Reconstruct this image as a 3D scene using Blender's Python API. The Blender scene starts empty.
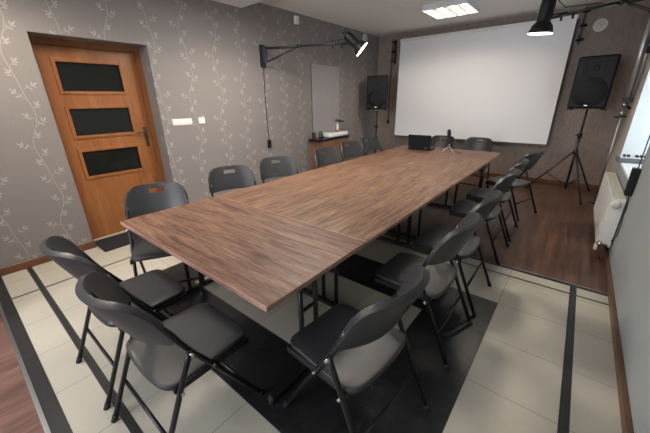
import bpy, bmesh, math, random
from mathutils import Vector, Matrix
random.seed(4)
PI = math.pi
scn = bpy.context.scene
COL = scn.collection

# ------------------------------------------------------------------ materials
MATS = {}
def mat(name, col, rough=.5, metal=0., spec=.5, bump=0., bscale=200., var=0., vscale=8., emit=None, estr=0., coat=0., trans=0.):
    m = bpy.data.materials.new(name); m.use_nodes = True
    nt = m.node_tree; b = nt.nodes['Principled BSDF']
    b.inputs['Base Color'].default_value = (*col, 1)
    b.inputs['Roughness'].default_value = rough
    b.inputs['Metallic'].default_value = metal
    b.inputs['Specular IOR Level'].default_value = spec
    b.inputs['Coat Weight'].default_value = coat
    b.inputs['Transmission Weight'].default_value = trans
    if emit:
        b.inputs['Emission Color'].default_value = (*emit, 1); b.inputs['Emission Strength'].default_value = estr
    tc = nt.nodes.new('ShaderNodeTexCoord')
    if var > 0:
        n = nt.nodes.new('ShaderNodeTexNoise'); n.inputs['Scale'].default_value = vscale; n.inputs['Detail'].default_value = 5
        nt.links.new(tc.outputs['Object'], n.inputs['Vector'])
        r = nt.nodes.new('ShaderNodeValToRGB')
        r.color_ramp.elements[0].position = .3; r.color_ramp.elements[1].position = .7
        r.color_ramp.elements[0].color = (*[c*(1-var) for c in col], 1)
        r.color_ramp.elements[1].color = (*[min(1, c*(1+var)) for c in col], 1)
        nt.links.new(n.outputs['Fac'], r.inputs['Fac']); nt.links.new(r.outputs['Color'], b.inputs['Base Color'])
    if bump > 0:
        n2 = nt.nodes.new('ShaderNodeTexNoise'); n2.inputs['Scale'].default_value = bscale; n2.inputs['Detail'].default_value = 3
        nt.links.new(tc.outputs['Object'], n2.inputs['Vector'])
        bp = nt.nodes.new('ShaderNodeBump'); bp.inputs['Strength'].default_value = bump; bp.inputs['Distance'].default_value = .002
        nt.links.new(n2.outputs['Fac'], bp.inputs['Height']); nt.links.new(bp.outputs['Normal'], b.inputs['Normal'])
    MATS[name] = m
    return m

class NX:
    """small helper to write shader maths"""
    def __init__(s, nt): s.nt = nt
    def m(s, op, a, b=None, c=None):
        n = s.nt.nodes.new('ShaderNodeMath'); n.operation = op
        for i, v in enumerate((a, b, c)):
            if v is None: continue
            if isinstance(v, (int, float)): n.inputs[i].default_value = v
            else: s.nt.links.new(v, n.inputs[i])
        return n.outputs[0]
    def mix(s, f, a, b):
        n = s.nt.nodes.new('ShaderNodeMix'); n.data_type = 'RGBA'
        if isinstance(f, (int, float)): n.inputs[0].default_value = f
        else: s.nt.links.new(f, n.inputs[0])
        for i, v in ((6, a), (7, b)):
            if isinstance(v, tuple): n.inputs[i].default_value = (*v, 1)
            else: s.nt.links.new(v, n.inputs[i])
        return n.outputs[2]
    def noise(s, vec, scale, detail=4, rough=.5, dist=0.):
        n = s.nt.nodes.new('ShaderNodeTexNoise'); n.inputs['Scale'].default_value = scale
        n.inputs['Detail'].default_value = detail; n.inputs['Roughness'].default_value = rough; n.inputs['Distortion'].default_value = dist
        s.nt.links.new(vec, n.inputs['Vector']); return n.outputs['Fac']
    def comb(s, x, y, z):
        n = s.nt.nodes.new('ShaderNodeCombineXYZ')
        for i, v in enumerate((x, y, z)):
            if isinstance(v, (int, float)): n.inputs[i].default_value = v
            else: s.nt.links.new(v, n.inputs[i])
        return n.outputs[0]
    def ss(s, v, lo, hi):
        n = s.nt.nodes.new('ShaderNodeMapRange'); n.interpolation_type = 'SMOOTHSTEP'
        s.nt.links.new(v, n.inputs[0]); n.inputs[1].default_value = lo; n.inputs[2].default_value = hi
        return n.outputs[0]
    def band(s, v, lo, hi):   # 1 inside lo..hi
        return s.m('MULTIPLY', s.m('GREATER_THAN', v, lo), s.m('LESS_THAN', v, hi))
def base(name, rough=.5, spec=.5):
    m = bpy.data.materials.new(name); m.use_nodes = True; nt = m.node_tree
    b = nt.nodes['Principled BSDF']; b.inputs['Roughness'].default_value = rough; b.inputs['Specular IOR Level'].default_value = spec
    tc = nt.nodes.new('ShaderNodeTexCoord'); sp = nt.nodes.new('ShaderNodeSeparateXYZ')
    nt.links.new(tc.outputs['Object'], sp.inputs[0])
    MATS[name] = m
    return m, nt, b, NX(nt), sp.outputs[0], sp.outputs[1], sp.outputs[2]

def wallpaper(name, ground, ink):
    m, nt, b, X, x, y, z = base(name, .62, .3)
    PY, PZ = .415, .80
    y = X.m('ADD', y, X.m('ADD', x, 4.05))
    colid = X.m('FLOOR', X.m('DIVIDE', X.m('ADD', y, .02), PY))
    u = X.m('SUBTRACT', X.m('SUBTRACT', X.m('ADD', y, .02), X.m('MULTIPLY', colid, PY)), PY/2)
    v = X.m('ADD', z, X.m('MULTIPLY', colid, .29))
    ph = X.m('MULTIPLY', v, 2*PI/PZ)
    stem = X.m('ADD', X.m('MULTIPLY', X.m('SINE', ph), .038), X.m('MULTIPLY', X.m('SINE', X.m('MULTIPLY', ph, 2)), .012))
    d = X.m('ABSOLUTE', X.m('SUBTRACT', u, stem))
    mask = X.m('SUBTRACT', 1., X.ss(d, .0018, .0042))
    mask = X.m('MULTIPLY', mask, .85)
    # sprigs: (side, v0) with a twig and leaves
    parts = []
    def stemu(v0): return .038*math.sin(v0*2*PI/PZ) + .012*math.sin(v0*4*PI/PZ)
    for side, v0, ln, ang in ((1, .03, .085, .7), (-1, .10, .06, .5), (1, .19, .05, .9), (-1, .27, .095, .75), (1, .36, .09, .45), (-1, .46, .05, .9), (1, .55, .06, .8), (-1, .64, .085, .4), (1, .73, .04, .6)):
        a = ang if side > 0 else PI-ang
        us = stemu(v0); ux, vx = us+math.cos(a)*ln, v0+math.sin(a)*ln
        parts.append(((us+ux)/2, (v0+vx)/2, a, ln/2, .0018))
        for f, da, L, W in ((1., .1, .024, .0068), (.97, 1.0, .020, .0062), (.97, -.8, .017, .0058), (.6, -1.0, .018, .0058), (.5, .9, .014, .005)):
            if f == .5 and ln < .08: continue
            cx, cv = us+math.cos(a)*ln*f, v0+math.sin(a)*ln*f
            aa = a+da*side
            parts.append((cx+math.cos(aa)*L, cv+math.sin(aa)*L, aa, L, W))
    for (cu, cv, a, L, W) in parts:
        dv = X.m('SUBTRACT', X.m('MODULO', X.m('ADD', X.m('SUBTRACT', v, cv-PZ/2), PZ*40), PZ), PZ/2)
        du = X.m('SUBTRACT', u, cu)
        ca, sa = math.cos(a), math.sin(a)
        p = X.m('DIVIDE', X.m('ADD', X.m('MULTIPLY', du, ca), X.m('MULTIPLY', dv, sa)), L)
        q = X.m('DIVIDE', X.m('SUBTRACT', X.m('MULTIPLY', dv, ca), X.m('MULTIPLY', du, sa)), W)
        r2 = X.m('ADD', X.m('MULTIPLY', p, p), X.m('MULTIPLY', q, q))
        mask = X.m('MAXIMUM', mask, X.m('SUBTRACT', 1., X.ss(r2, .65, 1.15)))
    fib = X.noise(X.comb(X.m('MULTIPLY', y, 260), X.m('MULTIPLY', x, 260), X.m('MULTIPLY', z, 22)), 1., 3)
    g = X.mix(fib, tuple(c*.86 for c in ground), tuple(c*1.14 for c in ground))
    wob = X.noise(X.comb(X.m('MULTIPLY', y, 60), x, X.m('MULTIPLY', z, 60)), 1., 3)
    mk = X.m('MULTIPLY', mask, X.m('ADD', .45, X.m('MULTIPLY', wob, .7)))
    nt.links.new(X.mix(mk, g, ink), b.inputs['Base Color'])
    return m
wallpaper('vine_wallpaper', (.208, .188, .180), (.37, .355, .33))

def plainpaper(name, ground):
    m, nt, b, X, x, y, z = base(name, .6, .3)
    f1 = X.noise(X.comb(X.m('MULTIPLY', x, 120), X.m('MULTIPLY', y, 120), X.m('MULTIPLY', z, 14)), 1., 4, .6)
    f2 = X.noise(X.comb(X.m('MULTIPLY', x, 18), X.m('MULTIPLY', y, 18), X.m('MULTIPLY', z, 5)), 1., 3, .6)
    f = X.ss(X.m('ADD', X.m('MULTIPLY', f1, .65), X.m('MULTIPLY', f2, .35)), .3, .7)
    nt.links.new(X.mix(f, tuple(c*.78 for c in ground), tuple(c*1.22 for c in ground)), b.inputs['Base Color'])
    return m
plainpaper('brown_wallpaper', (.245, .198, .172))

def wood(name, dark, mid, light, axis='y', rough=.38, freq=1., plank=None, contrast=1., seed=0., spec=.45, blotch=0.):
    m, nt, b, X, x, y, z = base(name, rough, spec)
    if axis == 'y': a, c, e = y, x, z
    elif axis == 'x': a, c, e = x, y, z
    else: a, c, e = z, y, x
    off = seed
    line = None
    if plank:
        pid = X.m('FLOOR', X.m('DIVIDE', c, plank))
        a = X.m('ADD', a, X.m('MULTIPLY', pid, 3.37)); e = X.m('ADD', e, X.m('MULTIPLY', pid, 1.7))
        fr = X.m('SUBTRACT', X.m('DIVIDE', c, plank), pid)
        line = X.m('LESS_THAN', fr, .018)
        a1 = X.m('FRACT', X.m('DIVIDE', a, 1.28)); line = X.m('MAXIMUM', line, X.m('LESS_THAN', a1, .0025))
    v1 = X.comb(X.m('MULTIPLY', a, 1.5*freq), X.m('MULTIPLY', c, 19*freq), X.m('ADD', X.m('MULTIPLY', e, 6), off))
    n1 = X.noise(v1, 1., 6, .62, .6)
    v2 = X.comb(X.m('MULTIPLY', a, 6*freq), X.m('MULTIPLY', c, 100*freq), X.m('ADD', e, off+4))
    n2 = X.noise(v2, 1., 4, .6, .2)
    v3 = X.comb(X.m('MULTIPLY', a, .9*freq), X.m('MULTIPLY', c, 6*freq), X.m('ADD', e, off+9))
    n3 = X.noise(v3, 1., 3, .5, .8)
    f = X.m('ADD', X.m('ADD', X.m('MULTIPLY', n1, .5), X.m('MULTIPLY', n2, .28)), X.m('MULTIPLY', n3, .22))
    f = X.ss(f, .5-.16/contrast, .5+.16/contrast)
    cc = X.mix(X.ss(f, 0., .5), dark, mid); cc = X.mix(X.ss(f, .5, 1.), cc, light)
    if blotch:
        nb = X.ss(X.noise(X.comb(x, y, z), 1.7, 3, .5), .38, .62)
        cc = X.mix(X.m('MULTIPLY', nb, blotch), cc, tuple(d*.55 for d in dark))
    if line is not None: cc = X.mix(X.m('MULTIPLY', line, .55), cc, tuple(d*.4 for d in dark))
    nt.links.new(cc, b.inputs['Base Color'])
    return m
wood('table_wood_long', (.050, .024, .015), (.135, .074, .046), (.205, .122, .079), 'y', .50, 2.3, None, 1.15, 0., .2)
wood('table_wood_cross', (.050, .024, .017), (.135, .074, .050), (.205, .122, .084), 'y', .50, 2.3, None, 1.15, 3., .2)
wood('laminate_far', (.060, .029, .019), (.115, .058, .037), (.175, .092, .060), 'y', .33, .8, .19, 1., 2., .5, .3)
wood('laminate_near', (.070, .033, .026), (.125, .064, .050), (.195, .108, .085), 'y', .4, 1., .19, 1.2, 6.)
wood('door_wood', (.19, .068, .021), (.265, .100, .033), (.33, .135, .048), 'z', .35, .6, None, .8, 1.)
wood('skirting_wood', (.08, .032, .013), (.135, .055, .024), (.19, .08, .036), 'y', .4, .6, None, .8, 5.)
wood('skirting_dark', (.055, .028, .014), (.10, .052, .028), (.15, .08, .045), 'y', .45, .6, None, .8, 5.)
wood('cabinet_wood', (.14, .060, .032), (.22, .10, .055), (.29, .14, .08), 'z', .45, .8, None, .9, 7.)

def tiles():
    m, nt, b, X, x, y, z = base('floor_tiles', .26, .5)
    T = .45
    gx = X.m('FRACT', X.m('DIVIDE', X.m('ADD', x, .20+T*20), T)); gy = X.m('FRACT', X.m('DIVIDE', X.m('ADD', y, -.20+T*20), T))
    gw = .0045/T
    grout = X.m('MAXIMUM', X.m('GREATER_THAN', X.m('ABSOLUTE', X.m('SUBTRACT', gx, .5)), .5-gw/2),
                X.m('GREATER_THAN', X.m('ABSOLUTE', X.m('SUBTRACT', gy, .5)), .5-gw/2))
    # narrow rows beside the border strips carry no cross joint of their own
    keep = X.m('MULTIPLY', X.m('GREATER_THAN', y, .02), X.m('LESS_THAN', y, 2.93))
    outer = X.m('MULTIPLY', X.band(x, -2.90, -.20), X.band(y, .65, 2.45))
    inner = X.m('MULTIPLY', X.band(x, -2.45, -.65), X.band(y, 1.10, 2.00))
    ring = X.m('SUBTRACT', outer, inner)
    stripes = X.m('MAXIMUM', X.band(y, -.07, .0), X.band(y, .18, .222))
    stripes = X.m('MAXIMUM', stripes, X.band(x, .243, .290))
    stripes = X.m('MAXIMUM', stripes, X.band(x, -3.462, -3.436))
    stripes = X.m('MAXIMUM', stripes, X.m('MAXIMUM', X.band(y, 2.945, 2.968), X.band(y, 3.095, 3.15)))
    vec = X.comb(x, y, z)
    n1 = X.noise(vec, 3., 5, .6)
    n2 = X.noise(vec, 45., 3, .5)
    cream = X.mix(n1, (.375, .347, .285), (.445, .418, .35))
    cream = X.mix(X.m('MULTIPLY', n2, .35), cream, (.36, .335, .285))
    vein = X.m('ABSOLUTE', X.m('SUBTRACT', X.noise(vec, 5., 6, .7, 1.2), .5))
    vf = X.m('MULTIPLY', X.m('SUBTRACT', 1., X.ss(vein, .0, .008)), X.ss(n1, .5, .62))
    black = X.mix(X.m('MULTIPLY', vf, .7), X.mix(X.noise(vec, 14., 4), (.008, .008, .009), (.021, .021, .022)), (.16, .16, .16))
    c = X.mix(X.m('MULTIPLY', grout, .75), cream, (.15, .13, .105))
    c = X.mix(ring, c, X.mix(X.m('MULTIPLY', grout, .6), black, (.03, .03, .03)))
    c = X.mix(stripes, c, X.mix(n2, (.011, .011, .012), (.028, .028, .029)))
    nt.links.new(c, b.inputs['Base Color'])
    r = X.m('ADD', .25, X.m('ADD', X.m('MULTIPLY', n2, .1), X.m('MULTIPLY', grout, .3)))
    nt.links.new(r, b.inputs['Roughness'])
tiles()

mat('chair_plastic', (.025, .026, .0285), .38, bump=.25, bscale=900, spec=.45)
mat('chair_tube', (.012, .012, .013), .35, metal=.3, spec=.5)
mat('rubber', (.008, .008, .008), .7)
mat('chrome', (.6, .6, .6), .22, metal=1)
mat('steel', (.45, .45, .46), .35, metal=1)
mat('aluminium', (.55, .55, .56), .35, metal=.8)
mat('black_metal', (.010, .010, .011), .38)
mat('black_plastic', (.008, .008, .009), .5, spec=.2)
mat('matte_black', (.010, .010, .010), .75)
mat('speaker_grille', (.010, .010, .011), .6, spec=.2, bump=.8, bscale=500)
mat('table_frame', (.008, .008, .009), .4)
mat('edge_band', (.33, .19, .15), .4, var=.15, vscale=30)
mat('ceiling_paint', (.80, .785, .755), .85, bump=.1, bscale=60)
mat('beam_paint', (.74, .74, .75), .85)
mat('right_paint', (.27, .295, .30), .7, var=.03, vscale=2)
mat('reveal_paint', (.40, .37, .33), .7)
mat('screen_fabric', (.80, .80, .815), .8, var=.012, vscale=1.2)
mat('white_plastic', (.72, .71, .68), .4)
mat('cream_plastic', (.55, .53, .47), .5)
mat('radiator_white', (.66, .66, .63), .38, var=.04, vscale=12)
mat('radiator_top', (.50, .48, .40), .5, var=.1, vscale=20)
mat('dark_glass', (.010, .011, .010), .12, spec=.6)
mat('brass_dark', (.09, .07, .05), .4, metal=.7)
mat('panel_mauve', (.275, .255, .262), .45, var=.03, vscale=3)
mat('panel_edge', (.10, .092, .094), .5)
mat('ceramic', (.80, .80, .80), .15)
mat('counter_black', (.010, .010, .012), .25)
mat('jamb_white', (.70, .73, .75), .6)
mat('sill_white', (.74, .74, .72), .5)
mat('window_frame', (.75, .75, .75), .4)
mat('mat_black', (.006, .006, .007), .9, bump=.6, bscale=400)
mat('key_grey', (.10, .115, .14), .4)
mat('blue_grey', (.05, .052, .075), .45, metal=.2)
mat('cyan_label', (.05, .35, .45), .4)
mat('red_label', (.5, .03, .02), .4)
mat('white_label', (.7, .7, .7), .4)
mat('amber', (.07, .02, .010), .3)
mat('bottle_grey', (.05, .055, .065), .25)
mat('pipe_rust', (.10, .055, .035), .55)
mat('louvre_metal', (.10, .095, .085), .5)
mat('tube_glow', (1, 1, 1), .4, emit=(1, .86, .70), estr=120.)
mat('rear_daylight', (.5, .5, .5), .4, emit=(.92, .95, 1.), estr=14.)
mat('led_glow', (1, 1, 1), .4, emit=(1, .93, .84), estr=7.)
mat('window_glass', (.66, .72, .76), .3, emit=(.66, .78, .86), estr=2.4)
mat('lamp_case', (.60, .61, .64), .5)

# ------------------------------------------------------------------ mesh helpers
class MB:
    def __init__(s): s.bm = bmesh.new(); s.mi = 0; s.mats = []
    def use(s, name):
        if name not in s.mats: s.mats.append(name)
        s.mi = s.mats.index(name); return s
    def _f(s, vs, smooth=False):
        try: f = s.bm.faces.new(vs)
        except ValueError: return None
        f.material_index = s.mi; f.smooth = smooth; return f
    def box(s, a, b, bev=0., M=None):
        x0, x1 = sorted((a[0], b[0])); y0, y1 = sorted((a[1], b[1])); z0, z1 = sorted((a[2], b[2]))
        r = bmesh.ops.create_cube(s.bm, size=1)['verts']
        for v in r:
            v.co = Vector(((x0+x1)/2+v.co.x*(x1-x0), (y0+y1)/2+v.co.y*(y1-y0), (z0+z1)/2+v.co.z*(z1-z0)))
        fs = set(f for v in r for f in v.link_faces)
        if bev > 0:
            es = list(set(e for v in r for e in v.link_edges))
            res = bmesh.ops.bevel(s.bm, geom=es, offset=bev, segments=3, profile=.6, affect='EDGES')
            fs = set(f for f in s.bm.faces if f in fs) | set(res['faces'])
            vs = set(v for f in fs if f.is_valid for v in f.verts)
        else: vs = set(r)
        for f in fs:
            if f.is_valid:
                f.material_index = s.mi
                if bev > 0: f.smooth = False
        if M is not None:
            for v in vs: v.co = M @ v.co
        return s
    def ring(s, c, n1, n2, r, k): return [s.bm.verts.new(c + n1*math.cos(2*PI*i/k)*r + n2*math.sin(2*PI*i/k)*r) for i in range(k)]
    def tube(s, pts, r, k=10, cap=True, rs=None):
        pts = [Vector(p) for p in pts]; rings = []
        t0 = (pts[1]-pts[0]).normalized()
        n = t0.orthogonal().normalized()
        for i, p in enumerate(pts):
            if i == 0: t = t0
            elif i == len(pts)-1: t = (pts[-1]-pts[-2]).normalized()
            else: t = ((pts[i+1]-p).normalized()+(p-pts[i-1]).normalized()).normalized()
            n = (n - t*n.dot(t)).normalized(); m2 = t.cross(n)
            rings.append(s.ring(p, n, m2, rs[i] if rs else r, k))
        for a, b in zip(rings, rings[1:]):
            for i in range(k): s._f((a[i], a[(i+1) % k], b[(i+1) % k], b[i]), True)
        if cap: s._f(rings[0][::-1]); s._f(rings[-1])
        return s
    def lathe(s, prof, c, axis=(0, 0, 1), k=24):
        ax = Vector(axis).normalized(); n = ax.orthogonal().normalized(); m2 = ax.cross(n); c = Vector(c); rings = []
        for r, h in prof: rings.append(s.ring(c+ax*h, n, m2, max(r, 1e-4), k))
        for a, b in zip(rings, rings[1:]):
            for i in range(k): s._f((a[i], a[(i+1) % k], b[(i+1) % k], b[i]), True)
        s._f(rings[0][::-1]); s._f(rings[-1]); return s
    def prism(s, poly, z0, z1, M=None, smooth=False):
        lo = [Vector((x, y, z0)) for x, y in poly]; hi = [Vector((x, y, z1)) for x, y in poly]
        if M is not None: lo = [M @ v for v in lo]; hi = [M @ v for v in hi]
        lo = [s.bm.verts.new(v) for v in lo]; hi = [s.bm.verts.new(v) for v in hi]
        s._f(lo[::-1]); s._f(hi); k = len(poly)
        for i in range(k): s._f((lo[i], lo[(i+1) % k], hi[(i+1) % k], hi[i]), smooth)
        return s
    def quad(s, *p): s._f([s.bm.verts.new(Vector(q)) for q in p]); return s
    def build(s, name, m=None, parent=None, origin=None):
        me = bpy.data.meshes.new(name)
        bmesh.ops.recalc_face_normals(s.bm, faces=s.bm.faces[:])
        if origin is not None: bmesh.ops.translate(s.bm, verts=s.bm.verts[:], vec=-Vector(origin))
        s.bm.to_mesh(me); s.bm.free()
        if m: me.materials.append(MATS[m])
        else:
            for n in s.mats: me.materials.append(MATS[n])
        o = bpy.data.objects.new(name, me); COL.objects.link(o)
        if origin is not None: o.location = origin
        if parent: o.parent = parent
        return o
def tag(o, label=None, cat=None, group=None, kind=None):
    for k, v in (('label', label), ('category', cat), ('group', group), ('kind', kind)):
        if v: o[k] = v
    return o
def empty(name, loc, rz=0., label=None, cat=None, group=None):
    o = bpy.data.objects.new(name, None); COL.objects.link(o); o.location = loc; o.rotation_euler = (0, 0, rz); o.empty_display_size = .1
    return tag(o, label, cat, group)
def kids(o): return [c for c in bpy.data.objects if c.parent == o]
def copy_tree(o, parent=None):
    c = o.copy(); COL.objects.link(c)
    if parent: c.parent = parent
    for ch in kids(o): copy_tree(ch, c)
    return c
def struct(o): o['kind'] = 'structure'; return o
def bake(o, *mods):
    """apply modifiers without operators"""
    for typ, kw in mods:
        m = o.modifiers.new(typ, typ)
        for k, v in kw.items(): setattr(m, k, v)
    dg = bpy.context.evaluated_depsgraph_get(); dg.update()
    me = bpy.data.meshes.new_from_object(o.evaluated_get(dg)); o.modifiers.clear(); old = o.data; o.data = me; bpy.data.meshes.remove(old)
    for p in me.polygons: p.use_smooth = True
    return o

# ------------------------------------------------------------------ room
XL, XR, YB, YN, ZC = -4.05, .52, 7.08, -2.6, 2.90
b = MB(); b.box((-4.35, -.07, -.06), (XR, 3.15, 0)); struct(b.build('floor', 'floor_tiles'))
b = MB(); b.box((XL-.02, 3.15, -.06), (XR, YB, .0)); struct(b.build('floor', 'laminate_far'))
b = MB(); b.box((XL-.02, YN, -.06), (XR, -.09, -.002)); struct(b.build('floor', 'laminate_near'))
b = MB(); b.box((XL, -.09, -.05), (XR, -.07, .003)); struct(b.build('trim_1', 'steel'))
b = MB(); b.box((XL-.02, 3.138, -.05), (XR, 3.152, .002)); struct(b.build('trim_2', 'steel'))
b = MB(); b.box((XL-.4, YN-.1, ZC), (XR+.6, YB+.2, ZC+.1)); struct(b.build('ceiling', 'ceiling_paint'))
b = MB(); b.box((XL, YN, 2.77), (XR, 3.19, ZC)); struct(b.build('ceiling_beam', 'beam_paint'))
# left wall with the door niche
NY0, NY1, NZ, NX_ = .775, 1.80, 2.16, -4.31
b = MB()
b.box((XL-.4, YN, -.06), (XL, NY0, ZC)); b.box((XL-.4, NY1, -.06), (XL, YB+.2, ZC)); b.box((XL-.4, NY0, NZ), (XL, NY1, ZC))
struct(b.build('wall_left', 'vine_wallpaper'))
b = MB(); b.box((XL-.5, NY0-.1, -.06), (XL-.38, NY1+.1, NZ+.1)); struct(b.build('wall_left_backing', 'matte_black'))
b = MB(); b.box((XL, YB, -.06), (XR+.2, YB+.2, ZC)); struct(b.build('wall_back', 'brown_wallpaper'))
# right wall with window opening
WY0, WY1, WZ0, WZ1, WX = 3.90, 5.62, .75, 2.25, .93
b = MB()
b.box((XR, YN, -.06), (XR+.5, WY0, ZC)); b.box((XR, WY0, -.06), (XR+.5, WY1, WZ0)); b.box((XR, WY0, WZ1), (XR+.5, WY1, ZC))
struct(b.build('wall_right', 'right_paint'))
b = MB(); b.box((XR, WY1, -.06), (XR+.5, YB, ZC)); struct(b.build('wall_right_end', 'reveal_paint'))
b = MB(); b.box((XR-.012, WY0, WZ0), (WX, WY1, WZ0+.025)); struct(b.build('window_sill', 'sill_white'))
b = MB(); b.box((XR-.002, WY1-.012, WZ0+.025), (WX, WY1, WZ1)); struct(b.build('trim_4', 'jamb_white'))
w = MB(); w.use('window_frame')
for y0, y1 in ((WY0, WY0+.06), (WY1-.06, WY1), ((WY0+WY1)/2-.04, (WY0+WY1)/2+.04)): w.box((WX-.03, y0, WZ0+.025), (WX+.04, y1, WZ1))
for z0, z1 in ((WZ0+.025, WZ0+.09), (WZ1-.06, WZ1)): w.box((WX-.028, WY0+.06, z0), (WX+.038, WY1-.06, z1))
win = struct(w.build('window_1'))
g = MB(); g.box((WX, WY0, WZ0+.03), (WX+.015, WY1, WZ1)); g.build('window_pane', 'window_glass', win)
# near wall (behind the camera) with its own window
b = MB()
b.box((XL-.4, YN-.15, -.06), (-2.9, YN, ZC)); b.box((-.6, YN-.15, -.06), (XR+.5, YN, ZC))
b.box((-2.9, YN-.15, -.06), (-.6, YN, .9)); b.box((-2.9, YN-.15, 2.3), (-.6, YN, ZC))
struct(b.build('wall_near', 'right_paint'))
w = MB(); w.use('window_frame')
for x0, x1 in ((-2.9, -2.84), (-.66, -.6), (-1.79, -1.71)): w.box((x0, YN-.12, .9), (x1, YN-.05, 2.3))
for z0, z1 in ((.9, .96), (2.24, 2.3)): w.box((-2.84, YN-.118, z0), (-.66, YN-.052, z1))
win2 = struct(w.build('window_2'))
g = MB(); g.box((-2.9, YN-.10, .9), (-.6, YN-.09, 2.3)); g.build('window_pane', 'rear_daylight', win2)

# skirting boards
def skirt(name, a, bb, m='skirting_wood'):
    q = MB(); q.box(a, bb, .004); return struct(q.build(name, m))
skirt('baseboard_left', (XL, -.05, 0), (XL+.022, NY0, .075))
skirt('baseboard_left', (XL-.012, NY0-.02, 0), (XL+.024, NY0+.012, .078))
skirt('baseboard_left', (XL, NY1, 0), (XL+.022, YB, .075))
skirt('baseboard_back', (XL, YB-.022, 0), (XR, YB, .075))
skirt('baseboard_right', (XR-.028, -.5, 0), (XR, YB-.03, .055), 'skirting_dark')
b = MB(); b.box((XL, -.55, -.01), (-3.12, -.15, 2.77)); struct(b.build('wall_return', 'right_paint'))
skirt('baseboard_near', (XL, -.15, 0), (-3.11, -.125, .09))
b = MB(); b.box((-3.122, -.152, 0), (-3.095, -.12, .03), .004); struct(b.build('trim_3', 'white_plastic'))

# ------------------------------------------------------------------ door
b = MB().use('door_wood')
FX = NX_
b.box((FX-.05, NY0+.0, 0), (FX+.03, NY0+.055, NZ)); b.box((FX-.05, NY1-.055, 0), (FX+.03, NY1, NZ)); b.box((FX-.05, NY0+.055, NZ-.06), (FX+.03, NY1-.055, NZ))
door = tag(b.build('door_1'), kind='structure')
DY0, DY1, DZ1 = NY0+.055, NY1-.055, NZ-.06
P0, P1 = DY0+.115, DY1-.175
panes = ((.735, 1.055), (1.19, 1.515), (1.65, 1.975))
b = MB().use('door_wood')
b.box((FX-.035, DY0+.002, .004), (FX+.008, P0, DZ1-.002)); b.box((FX-.035, P1, .004), (FX+.008, DY1-.002, DZ1-.002))
zz = [.004] + [v for p in panes for v in p] + [DZ1-.002]
for i in range(0, len(zz), 2): b.box((FX-.035, P0, zz[i]), (FX+.008, P1, zz[i+1]))
leaf = b.build('door_leaf', None, door)
for z0, z1 in panes:
    b = MB()
    t = .022
    b.box((FX+.002, P0-.012, z0-.012), (FX+.02, P0+t, z1+.012), .005); b.box((FX+.002, P1-t, z0-.012), (FX+.02, P1+.012, z1+.012), .005)
    b.box((FX+.002, P0+t, z0-.012), (FX+.0195, P1-t, z0+t), .005); b.box((FX+.002, P0+t, z1-t), (FX+.0195, P1-t, z1+.012), .005)
    b.build('glazing_bead', 'door_wood', leaf)
    b = MB(); b.box((FX-.02, P0, z0), (FX-.008, P1, z1)); b.build('door_pane', 'dark_glass', leaf)
b = MB(); b.box((FX+.008, DY1-.085, 1.02), (FX+.016, DY1-.045, 1.26), .004)
b.tube([(FX+.014, DY1-.065, 1.20), (FX+.055, DY1-.065, 1.20), (FX+.06, DY1-.08, 1.20), (FX+.06, DY1-.18, 1.195)], .009, 8)
b.tube([(FX+.014, DY1-.065, 1.10), (FX+.022, DY1-.065, 1.10)], .012, 10)
b.build('door_handle', 'brass_dark', door)
b = MB()
for z in (.3, 1.15, 1.85): b.tube([(FX+.016, DY0-.002, z), (FX+.016, DY0-.002, z+.08)], .008, 8)
b.build('hinge', 'brass_dark', door)
b = MB(); b.box((-4.21, .80, .0), (-3.80, 1.70, .012), .004); tag(b.build('doormat', 'mat_black', origin=(-4.02, 1.26, 0)), 'flat black doormat lying in front of the wooden door', 'doormat')

# wall switches, sensors
def plate(y0, y1, z0, z1, n, label, cat):
    o = MB(); o.box((XL, y0, z0), (XL+.010, y1, z1), .003); r = o.build(cat.replace(' ', '_'), 'white_plastic', origin=(XL, (y0+y1)/2, z0)); tag(r, label, cat)
    wd = (y1-y0)/n
    for i in range(n):
        o = MB(); o.box((.009, -(y1-y0)/2+i*wd+.012, .014), (.015, -(y1-y0)/2+(i+1)*wd-.012, z1-z0-.014), .003); o.build('rocker', 'white_plastic', r)
plate(1.93, 2.19, 1.265, 1.345, 3, 'wide white triple light switch on the vine wallpaper beside the door', 'light switch')
plate(2.29, 2.38, 1.27, 1.35, 1, 'small single white switch to the right of the triple one', 'light switch')
o = MB(); o.box((XL, 4.24, 2.73), (XL+.045, 4.33, 2.85), .01); s_ = o.build('motion_sensor', 'white_plastic', origin=(XL, 4.285, 2.73)); tag(s_, 'small white box sensor on left wall just below the ceiling', 'sensor')
o = MB(); o.lathe([(.0, 0), (.022, 0), (.018, .008), (0, .01)], (.045, 0, .045), (1, 0, 0), 14); o.build('sensor_lens', 'cream_plastic', s_)
def vent(c, ax, r, label):
    e = tag(MB().lathe([(r, 0), (r, .008), (r*.93, .018), (r*.78, .02), (r*.74, .010), (0.001, .010)], c, ax, 32).build('air_vent', 'white_plastic', origin=c), label, 'vent')
    for f in (.58, .36):
        MB().lathe([(r*f, .008), (r*f, .020), (r*f*.8, .020), (r*f*.8, .008)], (0, 0, 0), ax, 28).build('vent_ring', 'cream_plastic', e)
    MB().lathe([(r*.16, .008), (r*.16, .022), (0.001, .024)], (0, 0, 0), ax, 16).build('vent_knob', 'cream_plastic', e)
vent(Vector((XL, 6.45, 2.80)), (1, 0, 0), .082, 'round white vent high on the left wall beyond the lamp')
vent(Vector((-.075, YB, 2.60)), (0, -1, 0), .092, 'round cream vent on the brown wall above the right loudspeaker')

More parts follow.
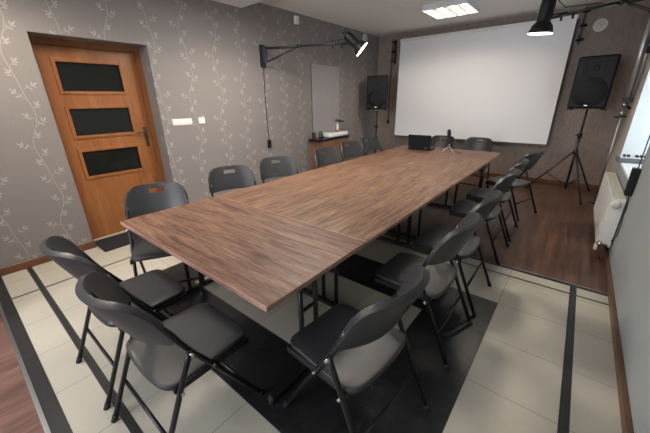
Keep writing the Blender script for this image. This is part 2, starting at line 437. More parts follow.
# ------------------------------------------------------------------ chairs
def make_chair():
    root = empty('folding_chair', (0, 0, 0))
    # seat: rounded slab, dished, front is +y
    b = MB(); n, k = 22, 22; W, D = .222, .218
    grid = []
    for j in range(k+1):
        row = []
        v = -1+2*j/k
        for i in range(n+1):
            u = -1+2*i/n
            # squircle mapping keeps round corners
            ex = 9.
            r = max(abs(u), abs(v)); nrm = (abs(u)**ex+abs(v)**ex)**(1/ex) if r > 0 else 1
            f = r/nrm if nrm > 0 else 1
            x, y = u*f*W*(1-.05*v), v*f*D
            if v < 0: y -= .022*(1-u*u)*(-v)
            z = .452-.010*math.exp(-((u*1.3)**2+(v*1.2)**2)) - (.010*max(0, v-.75)*4*.6) - .006*max(0, abs(u)-.85)*6
            row.append(b.bm.verts.new((x, y, z)))
        grid.append(row)
    for j in range(k):
        for i in range(n): b._f((grid[j][i], grid[j][i+1], grid[j+1][i+1], grid[j+1][i]), True)
    seat = b.build('seat', 'chair_plastic', root)
    bake(seat, ('SOLIDIFY', dict(thickness=.028, offset=-1)), ('BEVEL', dict(width=.008, segments=3, limit_method='ANGLE', angle_limit=.9)))
    # backrest
    HW, TOP, BOT, R1, R2 = .246, .885, .655, .085, .018
    def yz(x, z):
        lean = (z-.60)/(.88-.60)
        yc = -.205-.130*lean
        return yc + .095*(abs(x)/HW)**2.2
    hx, hb, ht = .066, .810, .850
    xs = sorted(set([round(-HW+2*HW*i/34, 5) for i in range(35)]+[-hx, hx, -hx*.86, hx*.86]))
    def top(x):
        d = abs(x)-(HW-R1); return TOP if d <= 0 else TOP-R1+math.sqrt(max(0, R1*R1-d*d))
    def bot(x):
        bb = BOT-.006*(1-(x/HW)**2)
        d = abs(x)-(HW-R2); return bb if d <= 0 else bb+R2-math.sqrt(max(0, R2*R2-d*d))
    b = MB(); gridb = []
    NB, NM, NT = 9, 2, 3
    for x in xs:
        t_, b_ = top(x), bot(x)
        h0 = min(hb, b_+(t_-b_)*.80); h1 = min(ht, b_+(t_-b_)*.90)
        zs = [b_+(h0-b_)*i/NB for i in range(NB)]+[h0+(h1-h0)*i/NM for i in range(NM)]+[h1+(t_-h1)*i/NT for i in range(NT+1)]
        gridb.append([b.bm.verts.new((x*(1-.10*(z-BOT)/(TOP-BOT)), yz(x, z), z)) for z in zs])
    for i in range(len(xs)-1):
        xm = (xs[i]+xs[i+1])/2
        for j in range(len(gridb[0])-1):
            if NB <= j < NB+NM and abs(xm) < hx: continue
            b._f((gridb[i][j], gridb[i+1][j], gridb[i+1][j+1], gridb[i][j+1]), True)
    back = b.build('backrest', 'chair_plastic', root)
    bake(back, ('SOLIDIFY', dict(thickness=.030, offset=0)), ('BEVEL', dict(width=.0125, segments=4, limit_method='ANGLE', angle_limit=.9)))
    # tubes
    r = .0125
    for sx in (-1, 1):
        X = sx*.232
        b = MB(); b.tube([(X, .225, .012), (X, -.02, .44), (X, -.10, .575), (X, -.132, .64), (X*.99, -.157, .70), (X*.98, -.180, .745)], r, 10)
        f = b.build('leg', 'chair_tube', root)
        MB().tube([(X, .232, 0), (X, .213, .035)], .0155, 10).build('rubber_foot', 'rubber', f)
        X2 = sx*.252
        b = MB(); b.tube([(X2*.97, -.105, .585), (X2*.98, -.12, .55), (X2, -.348, .012)], r, 10)
        f = b.build('leg', 'chair_tube', root)
        MB().tube([(X2, -.354, 0), (X2, -.338, .035)], .0155, 10).build('rubber_foot', 'rubber', f)
        b = MB(); b.box((sx*.192, -.19, .395), (sx*.2245, .195, .4255), .004); b.build('seat_rail', 'chair_tube', root)
        for (x0, x1, yy, z) in ((.226, .249, -.012, .427), (.226, .268, -.105, .572), (.225, .268, -.172, .412)):
            MB().tube([(sx*x0, yy, z), (sx*x1, yy, z)], .0075, 8).build('bolt', 'chrome', root)
    t = .50
    b = MB(); b.tube([(-.25, -.259, .21), (.25, -.259, .21)], .009, 8); b.build('crossbar', 'chair_tube', root)
    b = MB(); b.tube([(-.232, .153, .14), (.232, .153, .14)], .009, 8); b.build('crossbar', 'chair_tube', root)
    for yy, z in ((-.172, .412), (-.012, .410)): MB().tube([(-.235, yy, z), (.235, yy, z)], .008, 8).build('pivot_rod', 'chair_tube', root)
    return root
R = math.radians
CH = [
 (-1.92, .505, R(0), 'grey plastic folding chair at the near table end, the one closer to the door', 'chairs at the near end of the table'),
 (-1.305, .505, R(0), 'grey plastic folding chair at the near table end, partly hiding the chair to its left', 'chairs at the near end of the table'),
 (-2.50, .93, R(-118), 'dark folding chair in front of the wooden door, left of the table', 'chairs along the wallpaper side'),
 (-2.60, 1.78, R(-112), 'dark folding chair under the light switches, second from the door', 'chairs along the wallpaper side'),
 (-2.62, 2.48, R(-112), 'dark folding chair beside the hanging lamp cable, left of the table', 'chairs along the wallpaper side'),
 (-2.58, 3.46, R(-104), 'dark folding chair in front of the left end of the sink cabinet', 'chairs along the wallpaper side'),
 (-2.68, 4.24, R(-102), 'dark folding chair in front of the white basin', 'chairs along the wallpaper side'),
 (-2.76, 4.98, R(-102), 'farthest dark folding chair on the wallpaper side, before the left loudspeaker', 'chairs along the wallpaper side'),
 (-1.95, 5.72, R(180), 'dark folding chair behind the open laptop at the far table end', 'chairs at the far end of the table'),
 (-1.33, 5.74, R(178), 'dark folding chair right of the microphone at the far table end', 'chairs at the far end of the table'),
 (-.672, .985, R(86), 'grey folding chair nearest the camera on the window side of the table', 'chairs along the window side'),
 (-.66, 1.80, R(90), 'grey folding chair on the window side, second from the camera', 'chairs along the window side'),
 (-.66, 2.42, R(90), 'grey folding chair on the window side standing by the black tile corner', 'chairs along the window side'),
 (-.68, 3.38, R(90), 'grey folding chair on the window side, just past the tile edge on the wooden floor', 'chairs along the window side'),
 (-.69, 4.05, R(90), 'dark folding chair on the window side, second from the far end', 'chairs along the window side'),
 (-.62, 4.90, R(73), 'farthest dark folding chair on the window side, turned slightly outward', 'chairs along the window side'),
]
proto = make_chair()
for i, (x, y, a, lab, grp) in enumerate(CH):
    o = proto if i == 0 else copy_tree(proto)
    o.location = (x, y, 0); o.rotation_euler = (0, 0, a)
    tag(o, lab, 'chair', grp)

# ------------------------------------------------------------------ tables
def make_table(woodm, proud):
    """local: long side along y (1.6), 0.8 along x"""
    root = empty('folding_table', (0, 0, 0))
    b = MB().use(woodm).box((-.399, -.799, .718), (.399, .799, .742), .002)
    top = b.build('tabletop', None, root)
    for s in (-1, 1):
        w_ = .3963 if proud else .3992; zt = .7424 if proud else .7405
        MB().box((s*w_, -.7998, .7185), (s*.3999, .7998, zt)).build('edge_strip', 'edge_band', top)
        MB().box((-w_, s*.7992, .7185), (w_, s*.7999, .7405)).build('edge_strip', 'edge_band', top)
    for s in (-1, 1): MB().box((s*.36, -.72, .695), (s*.335, .72, .718)).build('side_rail', 'table_frame', root)
    for s in (-1, 1):
        Y = s*.665
        for sx in (-1, 1):
            MB().tube([(sx*.062, Y, .035), (sx*.062, Y, .70)], .0155, 10).build('leg', 'table_frame', root)
        f = MB().box((-.33, Y-.02, .010), (.33, Y+.02, .045), .006).build('foot_bar', 'table_frame', root)
        for sx in (-1, 1): MB().lathe([(.0, 0), (.020, 0), (.021, .02), (.018, .045), (.0, .048)], (sx*.32, Y, 0), k=12).build('foot_cap', 'rubber', f)
        MB().box((-.34, Y-.016, .67), (.34, Y+.016, .70), .004).build('top_bar', 'table_frame', root)
        MB().tube([(0, Y, .60), (0, Y-s*.30, .70)], .010, 8).build('brace', 'table_frame', root); MB().tube([(-.062, Y, .44), (.062, Y, .44)], .011, 8).build('crossbar', 'table_frame', root)
        MB().tube([(.04, Y-s*.03, .668), (.09, Y-s*.03, .668)], .018, 10).build('lock', 'chrome', root)
    return root
tl = make_table('table_wood_long', False); tcx = make_table('table_wood_cross', True)
TX0, TX1, TY = -2.455, -.852, .655
cx = (TX0+TX1)/2
spots = [
 (tcx, cx, TY+.40, R(90), 'brown wood-grain table across the near end, closest to the camera'),
 (tcx, cx, TY+4.40, R(90), 'brown wood-grain table across the far end, carrying the laptop'),
 (tl, cx-.401, TY+1.60, 0, 'brown wood-grain table on the door side, next to the near cross table'),
 (tl, cx+.401, TY+1.60, 0, 'brown wood-grain table on the window side, next to the near cross table'),
 (tl, cx-.401, TY+3.20, 0, 'brown wood-grain table on the sink side, next to the laptop table'),
 (tl, cx+.401, TY+3.20, 0, 'brown wood-grain table on the window side, next to the laptop table'),
]
used = set()
for src, x, y, a, lab in spots:
    o = src if src not in used else copy_tree(src); used.add(src)
    o.location = (x, y, 0); o.rotation_euler = (0, 0, a); tag(o, lab, 'table', 'tables pushed together into one long conference table')

# ------------------------------------------------------------------ laptop and microphone
lp = empty('laptop', (-2.01, 5.02, .742), R(4), 'black open laptop at the far table end, its lid towards the camera', 'laptop')
MB().box((-.19, .0, .002), (.19, .25, .022), .004).build('laptop_base', 'black_plastic', lp)
M = Matrix.Translation((0, .0, .016)) @ Matrix.Rotation(R(-8), 4, 'X').inverted()
lid = MB().box((-.19, -.010, 0), (.19, .0, .235), .003, M).build('laptop_lid', 'black_plastic', lp)
MB().box((-.18, .0005, .012), (.18, .0015, .222), 0, M).build('display', 'dark_glass', lid)
MB().box((-.165, -.0115, .02), (-.15, -.0098, .035), 0, M).build('badge', 'chrome', lid)
MB().box((.10, -.0115, .02), (.115, -.0098, .035), 0, M).build('badge', 'chrome', lid)
b = MB()
for r_ in range(5):
    for c_ in range(12): b.box((-.165+c_*.0275, .03+r_*.026, .021), (-.142+c_*.0275, .051+r_*.026, .0245))
b.build('keyboard', 'matte_black', lp)
mc = empty('microphone', (-1.55, 5.10, .7435), 0, 'black microphone on small silver tripod beside the laptop', 'microphone')
for a in (210, 330, 90):
    MB().tube([(0, 0, .085), (math.cos(R(a))*.11, math.sin(R(a))*.11, .004)], .007, 8).build('tripod_leg', 'aluminium', mc)
MB().tube([(0, 0, .078), (0, 0, .125)], .009, 10).build('tripod_head', 'chrome', mc)
MB().lathe([(.0, 0), (.020, .002), (.022, .03), (.022, .13), (.027, .135), (.030, .18), (.026, .215), (.012, .232), (0, .234)], (0, 0, .118), (-.16, .0, 1), 16).build('microphone_body', 'matte_black', mc)
MB().tube([(0.02, 0, .12), (.05, .02, .05), (.1, .03, .006), (.17, .0, .004), (.22, -.05, .004), (.14, -.1, .004)], .003, 6).build('cable', 'rubber', mc)

# ------------------------------------------------------------------ projection screen
SX0, SX1, SZ0, SZ1, SY = -3.42, -.385, .735, 2.705, 6.93
sc = empty('projection_screen', (-1.9, SY, SZ0), 0, 'large white pull-down projection screen on the back wall', 'screen')
hx = (SX1-SX0)/2; ox = (SX0+SX1)/2+1.9
MB().box((ox-hx, -.003, .0), (ox+hx, .0, SZ1-SZ0)).build('screen_fabric', 'screen_fabric', sc)
MB().box((ox-hx-.01, -.02, SZ1-SZ0), (ox+hx+.01, .05, SZ1-SZ0+.055), .01).build('screen_housing', 'white_plastic', sc)
MB().box((ox-hx, -.012, -.018), (ox+hx, .008, .003), .004).build('bottom_bar', 'panel_edge', sc)
for s in (-1, 1): MB().box((ox+s*hx-.003, -.004, 0), (ox+s*hx+.003, .001, SZ1-SZ0)).build('border_strip', 'matte_black' if s > 0 else 'screen_fabric', sc)
for s in (-1, 1): MB().box((ox+s*(hx-.1)-.03, .05, SZ1-SZ0+.01), (ox+s*(hx-.1)+.03, YB-SY-.001, SZ1-SZ0+.045)).build('wall_bracket', 'steel', sc)

# backdrop-roll brackets beside the screen
def bracket(x, z0, z1, label, flip, chain=None):
    e = empty('backdrop_bracket', (x, YB, z0), 0, label, 'bracket', 'backdrop brackets beside the screen')
    MB().box((-.018, -.03, 0), (.018, -.001, z1-z0), .003).build('mounting_bar', 'black_metal', e)
    n = 3
    for i in range(n):
        z = .05+(z1-z0-.1)*i/(n-1)
        MB().tube([(0, -.02, z), (0, -.13, z), (0, -.155, z+.03), (0, -.16, z+.055)], .012, 8).build('hook', 'black_metal', e)
        MB().tube([(flip*-.035, -.09, z), (flip*.06, -.09, z)], .02, 10).build('roller_cone', 'black_plastic', e)
        MB().tube([(flip*.055, -.09, z), (flip*.07, -.09, z)], .012, 8).build('clamp_screw', 'chrome', e)
    if chain:
        c = MB().tube([(flip*.02, -.10, z1-z0-.05), (flip*.05, -.09, (z1-z0)*.3), (flip*.06, -.08, chain-z0+.05)], .014, 8).build('pull_rod', 'blue_grey', e)
        MB().lathe([(0, 0), (.028, .005), (.03, .06), (.018, .09), (0, .092)], (flip*.06, -.08, chain-z0-.03), k=12).build('pull_weight', 'black_plastic', c)
bracket(-3.60, 2.30, 2.78, 'black hook bracket left of the screen with long blue-grey rod hanging from it', -1, 1.02)
bracket(-.30, 2.36, 2.86, 'short black hook bracket at the top right corner of the screen', 1)

# ------------------------------------------------------------------ loudspeakers on stands
def speaker(loc, rz, tilt, label, s=1.):
    e = empty('loudspeaker', loc, rz, label, 'speaker', 'black loudspeakers beside the screen')
    w, h, d = .215*s, .68*s, .17*s
    b = MB()
    prof = [(-w, 0), (w, 0), (w*.72, 2*d), (-w*.72, 2*d)]
    poly = [(-w, -d), (w, -d), (w*.97, -d*.5), (w*.62, d), (-w*.62, d), (-w*.97, -d*.5)]
    b.prism(poly, .02, h-.0)
    cab = b.build('cabinet', 'black_plastic', e)
    bake(cab, ('BEVEL', dict(width=.032, segments=4, limit_method='ANGLE', angle_limit=.5)))
    for p in cab.data.polygons: p.use_smooth = False
    # woofer
    MB().lathe([(.175*s, -.004), (.185*s, .008), (.172*s, .014), (.168*s, .010)], (0, -d, .225*s), (0, -1, 0), 36).build('woofer_ring', 'black_plastic', cab)
    MB().lathe([(.17*s, .006), (.165*s, .012), (.12*s, .020), (.05*s, .025), (0.001, .026)], (0, -d, .225*s), (0, -1, 0), 32).build('woofer_grille', 'speaker_grille', cab)
    # horn: a recessed flare
    b = MB(); cz = .53*s
    o1 = [(-.105*s, cz-.075*s), (.105*s, cz-.075*s), (.105*s, cz+.075*s), (-.105*s, cz+.075*s)]
    b.use('black_plastic')
    for sx in (-1, 1): b.box((sx*.11*s, -d-.010, cz-.085*s), (sx*.095*s, -d, cz+.085*s), .003)
    for sz in (-1, 1): b.box((-.11*s, -d-.010, cz+sz*.085*s), (.11*s, -d, cz+sz*.07*s), .003)
    b.build('horn_surround', None, cab)
    MB().lathe([(.035*s, .0), (.036*s, .012), (.020*s, .010), (.012*s, .004)], (0, -d, cz), (0, -1, 0), 20).build('horn_throat', 'speaker_grille', cab)
    for sx in (-1, 1): MB().box((sx*.145*s, -d-.004, cz-.08*s), (sx*.175*s, -d+.002, cz+.07*s), .004).build('port_slot', 'matte_black', cab)
    MB().box((-.02, -d-.03, .055*s), (.02, -d-.024, .068*s)).build('badge', 'steel', cab)
    for sx in (-1, 1): MB().box((sx*(w-.055), -d+.01, 0), (sx*(w-.01), d*.2, .022), .004).build('rubber_foot', 'rubber', cab)
    return e
speaker((.045, 6.44, 1.355), R(-9), 0, 'black loudspeaker on tall tripod stand right of the screen', 1.09)
speaker((-3.64, 6.42, 1.32), R(20), 0, 'black loudspeaker on thin pole in the corner left of the screen', 1.04)
def stand(loc, top, rot, label, L=.56):
    e = empty('speaker_stand', loc, rot, label, 'stand', 'tripod stands under the loudspeakers')
    MB().tube([(0, 0, .09), (0, 0, .98)], .019, 12).build('lower_tube', 'black_metal', e)
    MB().tube([(0, 0, .95), (0, 0, top)], .0145, 12).build('upper_tube', 'black_metal', e)
    MB().lathe([(.02, 0), (.028, .0), (.028, .07), (.02, .07)], (0, 0, .93), k=14).build('collar', 'black_plastic', e)
    MB().tube([(0, 0, .97), (-.06, -.03, .97)], .012, 8).build('clamp_knob', 'black_plastic', e)
    MB().lathe([(.02, 0), (.034, .0), (.034, .06), (.02, .06)], (0, 0, .68), k=14).build('tripod_hub', 'black_plastic', e)
    MB().lathe([(.02, 0), (.028, .0), (.028, .05), (.02, .05)], (0, 0, .14), k=14).build('brace_hub', 'black_plastic', e)
    for k in range(3):
        a = 2*PI*k/3
        f = MB().tube([(math.cos(a)*.03, math.sin(a)*.03, .70), (math.cos(a)*L, math.sin(a)*L, .015)], .0125, 8).build('tripod_leg', 'black_metal', e)
        MB().tube([(math.cos(a)*(L-.01), math.sin(a)*(L-.01), .03), (math.cos(a)*(L+.02), math.sin(a)*(L+.02), .0)], .017, 8).build('rubber_foot', 'rubber', f)
        mx = .5
        MB().tube([(math.cos(a)*.02, math.sin(a)*.02, .16), (math.cos(a)*L*.55, math.sin(a)*L*.55, .32)], .008, 6).build('strut', 'black_metal', e)
    return e
stand((.05, 6.42, 0), 1.365, R(-66), 'black tripod stand with spread legs under the right loudspeaker')
stand((-3.64, 6.42, 0), 1.315, R(0), 'black stand carrying the left corner loudspeaker', .42)

# ------------------------------------------------------------------ sink unit
SK = empty('sink_cabinet', (XL, 5.1, 0), 0, 'brown wood cabinet with a black counter against the wallpaper wall', 'cabinet')
MB().box((.0, -.52, .06), (.24, .41, .80)).build('cabinet_body', 'cabinet_wood', SK)
MB().box((.0, -.585, .80), (.27, .42, .84), .004).build('counter', 'counter_black', SK)
for s in (0, 1):
    d_ = MB().box((.24, -.51+s*.46, .08), (.258, -.06+s*.46, .785), .003).build('cabinet_door', 'cabinet_wood', SK)
    MB().tube([(.262, -.05+s*.10, .55), (.262, -.05+s*.10, .68)], .006, 8).build('handle', 'steel', d_)
o = MB(); o.prism([(.02, -.2), (.25, -.2), (.25, .42), (.02, .42)], 0, .095)
bs = o.build('basin', 'ceramic', origin=None); bs.location = (XL, 5.1, .84)
bake(bs, ('BEVEL', dict(width=.03, segments=4, limit_method='ANGLE', angle_limit=.5)))
tag(bs, 'white rectangular basin on the black counter by the left wall', 'basin')
MB().prism([(.075, -.14), (.215, -.14), (.215, .35), (.075, .35)], .093, .0955).build('drain_recess', 'steel', bs)
fc = empty('faucet', (XL+.05, 5.40, .84+.095), 0, 'tall dark faucet above the white basin', 'faucet')
MB().tube([(0, 0, 0), (0, 0, .21)], .016, 12).build('spout_column', 'steel', fc)
MB().tube([(0, 0, .195), (.15, .0, .195), (.165, 0, .175)], .014, 10).build('spout', 'black_metal', fc)
MB().box((-.012, -.075, .205), (.02, .075, .225), .005).build('faucet_lever', 'black_metal', fc)
o = MB(); o.use('white_label').lathe([(0, 0), (.03, 0), (.03, .13), (.015, .15), (.015, .18), (0, .181)], (0, 0, 0), k=14).use('red_label').lathe([(.031, .0), (.031, .03)], (0, 0, 0), k=14)
bo = o.build('soap_bottle'); bo.location = (XL+.18, 5.22, .935); tag(bo, 'white soap bottle with red base on the basin rim', 'bottle')
o = MB().lathe([(0, 0), (.042, 0), (.045, .10), (.03, .125), (.03, .14), (0, .141)], (0, 0, 0), k=16).build('kettle_jar', 'bottle_grey'); o.location = (XL+.13, 4.74, .84); o.name = 'dark_jar'
tag(o, 'dark rounded jar on the counter left of the basin', 'jar')
o = MB().box((-.03, -.03, 0), (.03, .03, .13), .008).build('small_canister', 'amber'); o.location = (XL+.10, 4.56, .84); tag(o, 'reddish brown canister at the left end of the counter', 'canister')
pn = MB().box((XL, 4.64, .845), (XL+.014, 5.50, 2.17)).build('splash_panel', 'panel_mauve', origin=(XL, 5.07, .845)); tag(pn, 'tall plain mauve grey panel above the basin on left wall', 'panel')
MB().box((0, -.436, 0), (.016, -.430, 1.325)).build('panel_edge_line', 'panel_edge', pn); MB().box((0, -.43, 1.325), (.016, .43, 1.331)).build('panel_edge_line', 'panel_edge', pn)  # thin dark strips; the left one is the edge's shadow line as colour

# ------------------------------------------------------------------ studio lamps on wall arms
def wall_lamp(A, tip, sgn, head_dir, label, cable=None):
    """A: wall point (arm height), tip: end of the arm."""
    e = empty('studio_lamp', A, 0, label, 'lamp', 'black studio lamps on wall arms')
    T = Vector(tip)-Vector(A); t = T.normalized(); side = Vector((0, 1, 0))
    MB().box((0, -.045, -.26), (sgn*.035, .045, .055), .004).build('wall_plate', 'black_metal', e)
    MB().box((sgn*.035, -.022, -.20), (sgn*.11, .022, .03), .004).build('swivel_bracket', 'blue_grey', e)
    p0 = Vector((sgn*.10, 0, 0))
    mid = p0+(T-p0)*.42
    MB().tube([p0, mid], .018, 10).build('arm', 'black_metal', e)
    MB().tube([mid-(T-p0)*.04, T], .0135, 10).build('arm', 'black_metal', e)
    MB().tube([mid-(T-p0)*.03, mid+(T-p0)*.02], .024, 10).build('arm_clamp', 'black_metal', e)
    MB().tube([Vector((sgn*.09, 0, -.19)), mid-(T-p0)*.05-Vector((0, 0, .02))], .012, 8).build('brace', 'black_metal', e)
    for f in (.80, .90):
        q = p0+(T-p0)*f
        MB().tube([q, q-Vector((0, 0, .05))], .010, 8).build('clamp_knob', 'black_plastic', e)
    MB().tube([T-t*.12, T+t*.03], .022, 10).build('arm_head_clamp', 'black_metal', e)
    h = Vector(head_dir).normalized(); c = T+t*.05
    b = MB(); b.lathe([(0, -.16), (.045, -.16), (.058, -.15), (.062, -.10), (.060, .02), (.060, .03)], c, h, 20)
    hd = b.build('lamp_body', 'black_plastic', e)
    b = MB(); b.lathe([(.056, .02), (.062, .035), (.085, .06), (.100, .10), (.104, .125), (.099, .125), (.095, .10), (.06, .07), (0.001, .06)], c, h, 32)
    b.build('reflector', 'black_plastic', hd)
    b = MB(); b.lathe([(.101, .122), (.103, .132), (.075, .132), (.075, .122)], c, h, 32)
    b.build('light_ring', 'led_glow', hd)
    MB().tube([c-h*.15+Vector((0, 0, .05)), c-t*.15+Vector((0, 0, .055)), c-t*.42+Vector((0, 0, .03))], .004, 6).build('power_cord', 'rubber', e)
    MB().tube([c-h*.19, c-h*.215], .03, 12).build('rear_knob', 'black_metal', hd)
    if cable:
        MB().tube([Vector((sgn*.02, 0, -.24)), Vector((sgn*.012, -.01, -.7)), Vector((sgn*.012, .0, cable+.12-A[2]))], .005, 6).build('power_cord', 'rubber', e)
        MB().box((0, -.028, cable-A[2]), (.04, .028, cable+.13-A[2]), .006).build('cord_switch', 'black_plastic', e)
    return e
wall_lamp((XL, 3.50, 2.29), (-2.66, 3.90, 2.27), 1, (.62, .40, -.62), 'black studio lamp on a swing arm from the wallpaper wall', .80)
wall_lamp((XR, 4.05, 2.33), (-.43, 3.98, 2.26), -1, (-.08, .06, -1), 'black studio lamp reaching in at the top right before the screen')

# silver pole stand in the back right corner
ps = empty('backdrop_pole', (.43, 6.1, 0), 0, 'silver twin-tube pole standing by the right wall beside the loudspeaker', 'pole')
MB().tube([(0, 0, 1.52), (.002, 0, 2.75)], .030, 14).build('silver_tube', 'aluminium', ps)
MB().tube([(.056, .01, 1.52), (.056, .01, 2.75)], .017, 12).build('silver_tube', 'aluminium', ps)
MB().box((-.03, -.03, 1.47), (.075, .04, 1.52), .008).build('lower_clamp', 'black_metal', ps)
MB().tube([(.03, -.02, 1.42), (.075, .01, 1.38)], .014, 8).build('clamp_handle', 'black_plastic', ps)
MB().lathe([(0, 0), (.026, .005), (.028, .03), (.018, .05), (0, .052)], (.0, -.02, 1.41), k=12).build('chrome_joint', 'chrome', ps)
MB().lathe([(0, 0), (.026, .005), (.026, .03), (.018, .05), (0, .052)], (.0, -.02, 1.30), k=12).build('chrome_joint', 'chrome', ps)
MB().tube([(-.07, -.02, 1.27), (.06, 0, 1.28)], .010, 8).build('clamp_handle', 'black_plastic', ps)
MB().tube([(.015, 0, .01), (.01, 0, 1.47)], .012, 10).build('thin_pole', 'steel', ps)
MB().lathe([(0, 0), (.07, 0), (.07, .012), (.02, .018), (0, .02)], (.012, 0, 0), k=18).build('base_disc', 'black_metal', ps)
bx = MB().box((.035, -.09, 2.06), (.085, -.03, 2.30), .006).build('controller_box', 'black_plastic', ps)
MB().box((.045, -.094, 2.14), (.078, -.089, 2.20)).build('blue_display', 'cyan_label', bx)

# ------------------------------------------------------------------ radiator
RX0, RX1, RY0, RY1, RZ0, RZ1 = .400, .506, 3.92, 5.34, .12, .625
rd = empty('radiator', (.43, 4.63, 0), 0, 'white panel radiator on the right wall under the window', 'radiator')
def L(x, y, z): return (x-.43, y-4.63, z)
MB().box(L(RX0, RY0+.003, RZ0), L(RX0+.014, RY1, RZ1-.01), .005).build('front_panel', 'radiator_white', rd)
MB().box(L(RX1-.014, RY0+.003, RZ0), L(RX1, RY1, RZ1-.01), .005).build('back_panel', 'radiator_white', rd)
for y0, y1 in ((RY0, RY0+.012), (RY1-.008, RY1+.004)): MB().box(L(RX0-.001, y0, RZ0+.01), L(RX1+.001, y1, RZ1), .003).build('side_cover', 'radiator_white', rd)
b = MB()
nS = 46
for i in range(nS):
    y = RY0+.015+(RY1-RY0-.03)*i/nS; b.box(L(RX0+.014, y, RZ1-.012), L(RX1-.014, y+.019, RZ1-.002))
b.box(L(RX0+.001, RY0+.01, RZ1-.014), L(RX0+.015, RY1-.01, RZ1)); b.box(L(RX1-.015, RY0+.01, RZ1-.014), L(RX1-.001, RY1-.01, RZ1))
b.build('top_grille', 'radiator_top', rd)
b = MB()
for i in range(40):
    y = RY0+.03+i*.034; b.box(L(RX0+.015, y, RZ0+.02), L(RX1-.015, y+.004, RZ1-.03))
b.build('convector_fins', 'radiator_white', rd)
MB().lathe([(0, 0), (.034, .0), (.036, .01), (.036, .035), (.028, .045), (0, .046)], L(.445, RY0, RZ1-.055), (0, -1, 0), 20).build('thermostat_knob', 'cream_plastic', rd)
b = MB().tube([L(.42, RY0-.03, RZ0+.03), L(.42, RY0-.035, .08), L(.45, RY0-.05, -.0)], .006, 8); b.tube([L(.46, RY0-.03, RZ0+.02), L(.465, RY0-.02, .07), L(.46, RY0-.09, -.0)], .006, 8)
b.tube([L(.40, RY0-.035, RZ0+.03), L(.48, RY0-.035, RZ0+.03)], .011, 10); b.build('pipe', 'pipe_rust', rd)
MB().lathe([(0, 0), (.02, 0), (.02, .05), (0, .051)], L(.42, RY0-.01, RZ0+.04), (0, -1, 0), 12).build('valve', 'chrome', rd)
MB().box(L(.385, RY0-.06, RZ0-.03), L(.41, RY0-.0, RZ0+.02), .004).build('valve_bracket', 'white_plastic', rd)
MB().box(L(RX1, RY0+.1, .3), L(XR, RY0+.14, .55)).build('wall_hook', 'radiator_white', rd)
MB().box(L(RX1, RY1-.14, .3), L(XR, RY1-.1, .55)).build('wall_hook', 'radiator_white', rd)

# keyboard on the sill, adapter with cable
kb = empty('music_keyboard', (.47, 5.22, WZ0+.025), R(2), 'small grey music keyboard lying on the window sill', 'keyboard')
MB().box((0, 0, 0), (.42, .20, .06), .008).build('keyboard_case', 'key_grey', kb)
wk = MB()
for i in range(10): wk.box((.02+i*.038, .005, .058), (.055+i*.038, .12, .070))
wk.build('white_keys', 'white_label', kb)
wk = MB()
for i in range(9):
    if i % 7 not in (2, 6): wk.box((.046+i*.038, .03, .068), (.066+i*.038, .12, .092))
wk.build('black_keys', 'matte_black', kb)
ad = empty('power_adapter', (XR, 3.86, .72), 0, 'black power adapter hanging on the right wall above the radiator', 'adapter')
MB().box((-.055, -.045, -.03), (-.005, .045, .22), .006).build('adapter_box', 'black_plastic', ad)
MB().tube([(-.02, 0, .22), (-.02, .01, .35), (-.02, .015, .62), (.0, .03, .9)], .0045, 6).build('cable', 'rubber', ad)
MB().tube([(-.02, 0, -.03), (-.012, -.01, -.08), (-.010, -.05, -.15), (-.010, -.02, -.22), (-.010, -.09, -.30), (-.012, -.08, -.42), (-.02, .05, -.52)], .0045, 6).build('cable', 'rubber', ad)

# ------------------------------------------------------------------ ceiling light fitting
def ceiling_light(x0, x1, y0, y1, z, label):
    e = empty('ceiling_light', ((x0+x1)/2, (y0+y1)/2, z), 0, label, 'ceiling light')
    w, d = (x1-x0)/2, (y1-y0)/2
    b = MB()
    for s in (-1, 1): b.box((s*w, -d, -.075), (s*(w-.015), d, 0)); b.box((-w+.015, s*d, -.075), (w-.015, s*(d-.015), 0))
    b.box((-w+.015, -d+.015, -.012), (w-.015, d-.015, 0)); b.build('housing', 'lamp_case', e)
    n = 4
    for i in range(n):
        x = -w+(i+.5)*2*w/n
        MB().tube([(x, -d+.04, -.04), (x, d-.04, -.04)], .013, 10).build('light_tube', 'tube_glow', e)
    b = MB()
    for i in range(1, n): b.box((-w+i*2*w/n-.006, -d+.015, -.072), (-w+i*2*w/n+.006, d-.015, -.02))
    for j in range(1, 9): y = -d+j*2*d/9; b.box((-w+.015, y-.003, -.070), (w-.015, y+.003, -.045))
    b.build('louvre', 'louvre_metal', e)
ceiling_light(-2.30, -1.62, 5.30, 5.98, ZC, 'square white louvred ceiling light with bright tubes above the far table end')
ceiling_light(-3.3, -2.62, .0, .68, 2.77, 'added out-of-view louvred ceiling light brightening the near table end')  # added fixture out of view, brightens the near end
ceiling_light(-2.8, -2.12, 2.3, 2.98, 2.77, 'added out-of-view louvred ceiling light brightening the middle of the table')  # second added fixture, unseen, evens the light on table and screen

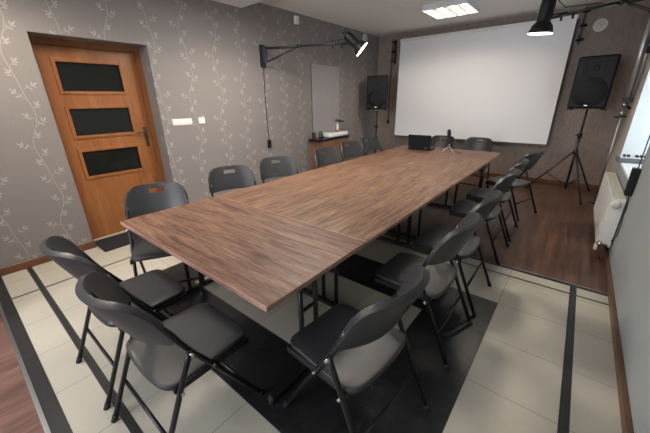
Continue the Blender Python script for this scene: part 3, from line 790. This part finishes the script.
# ------------------------------------------------------------------ lights
def area(name, loc, size, rot, power, col):
    l = bpy.data.lights.new(name, 'AREA'); l.energy = power; l.color = col; l.shape = 'RECTANGLE'; l.size, l.size_y = size
    o = bpy.data.objects.new(name, l); COL.objects.link(o); o.location = loc; o.rotation_euler = rot; return o
area('added_fill_near', (-2.96, .34, 2.69), (.6, .6), (0, 0, 0), 16, (1., .96, .92))  # added fill below the unseen near fixture
area('added_fill_middle', (-2.46, 2.64, 2.69), (.6, .6), (0, 0, 0), 46, (1., .95, .88))  # stronger added fill below the unseen middle fixture
def spot(name, loc, d, power, ang=110):
    l = bpy.data.lights.new(name, 'SPOT'); l.energy = power; l.color = (1, .88, .74); l.spot_size = R(ang); l.spot_blend = .9; l.shadow_soft_size = .11
    o = bpy.data.objects.new(name, l); COL.objects.link(o); o.location = loc; o.rotation_euler = Vector(d).to_track_quat('-Z', 'Y').to_euler()
spot('studio_beam_left', (-2.45, 3.97, 2.08), (.55, .05, -.62), 22)
spot('studio_beam_right', (-.50, 4.0, 2.05), (-.25, -.1, -1), 22)

wd = bpy.data.worlds.new('World'); scn.world = wd; wd.use_nodes = True
wd.node_tree.nodes['Background'].inputs[0].default_value = (.8, .88, 1, 1); wd.node_tree.nodes['Background'].inputs[1].default_value = .4

# ------------------------------------------------------------------ camera
yaw, pit, roll = .6815, .3671, -.01366
d = Vector((-math.sin(yaw)*math.cos(pit), math.cos(yaw)*math.cos(pit), -math.sin(pit)))
r = Vector((math.cos(yaw), math.sin(yaw), 0)); u = r.cross(d)
c_, s_ = math.cos(roll), math.sin(roll)
r2 = r*c_+u*s_; u2 = u*c_-r*s_
cam = bpy.data.cameras.new('camera'); cam.sensor_width = 36; cam.sensor_fit = 'HORIZONTAL'; cam.lens = 303.2/650*36; cam.clip_start = .02
co = bpy.data.objects.new('camera', cam); COL.objects.link(co)
Mx = Matrix((r2, u2, -d)).transposed().to_4x4(); Mx.translation = (0, 0, 1.55); co.matrix_world = Mx
scn.camera = co
vs = scn.view_settings
vs.view_transform = 'Standard'; vs.look = 'None'; vs.exposure = .32; vs.gamma = 1.; vs.use_curve_mapping = False
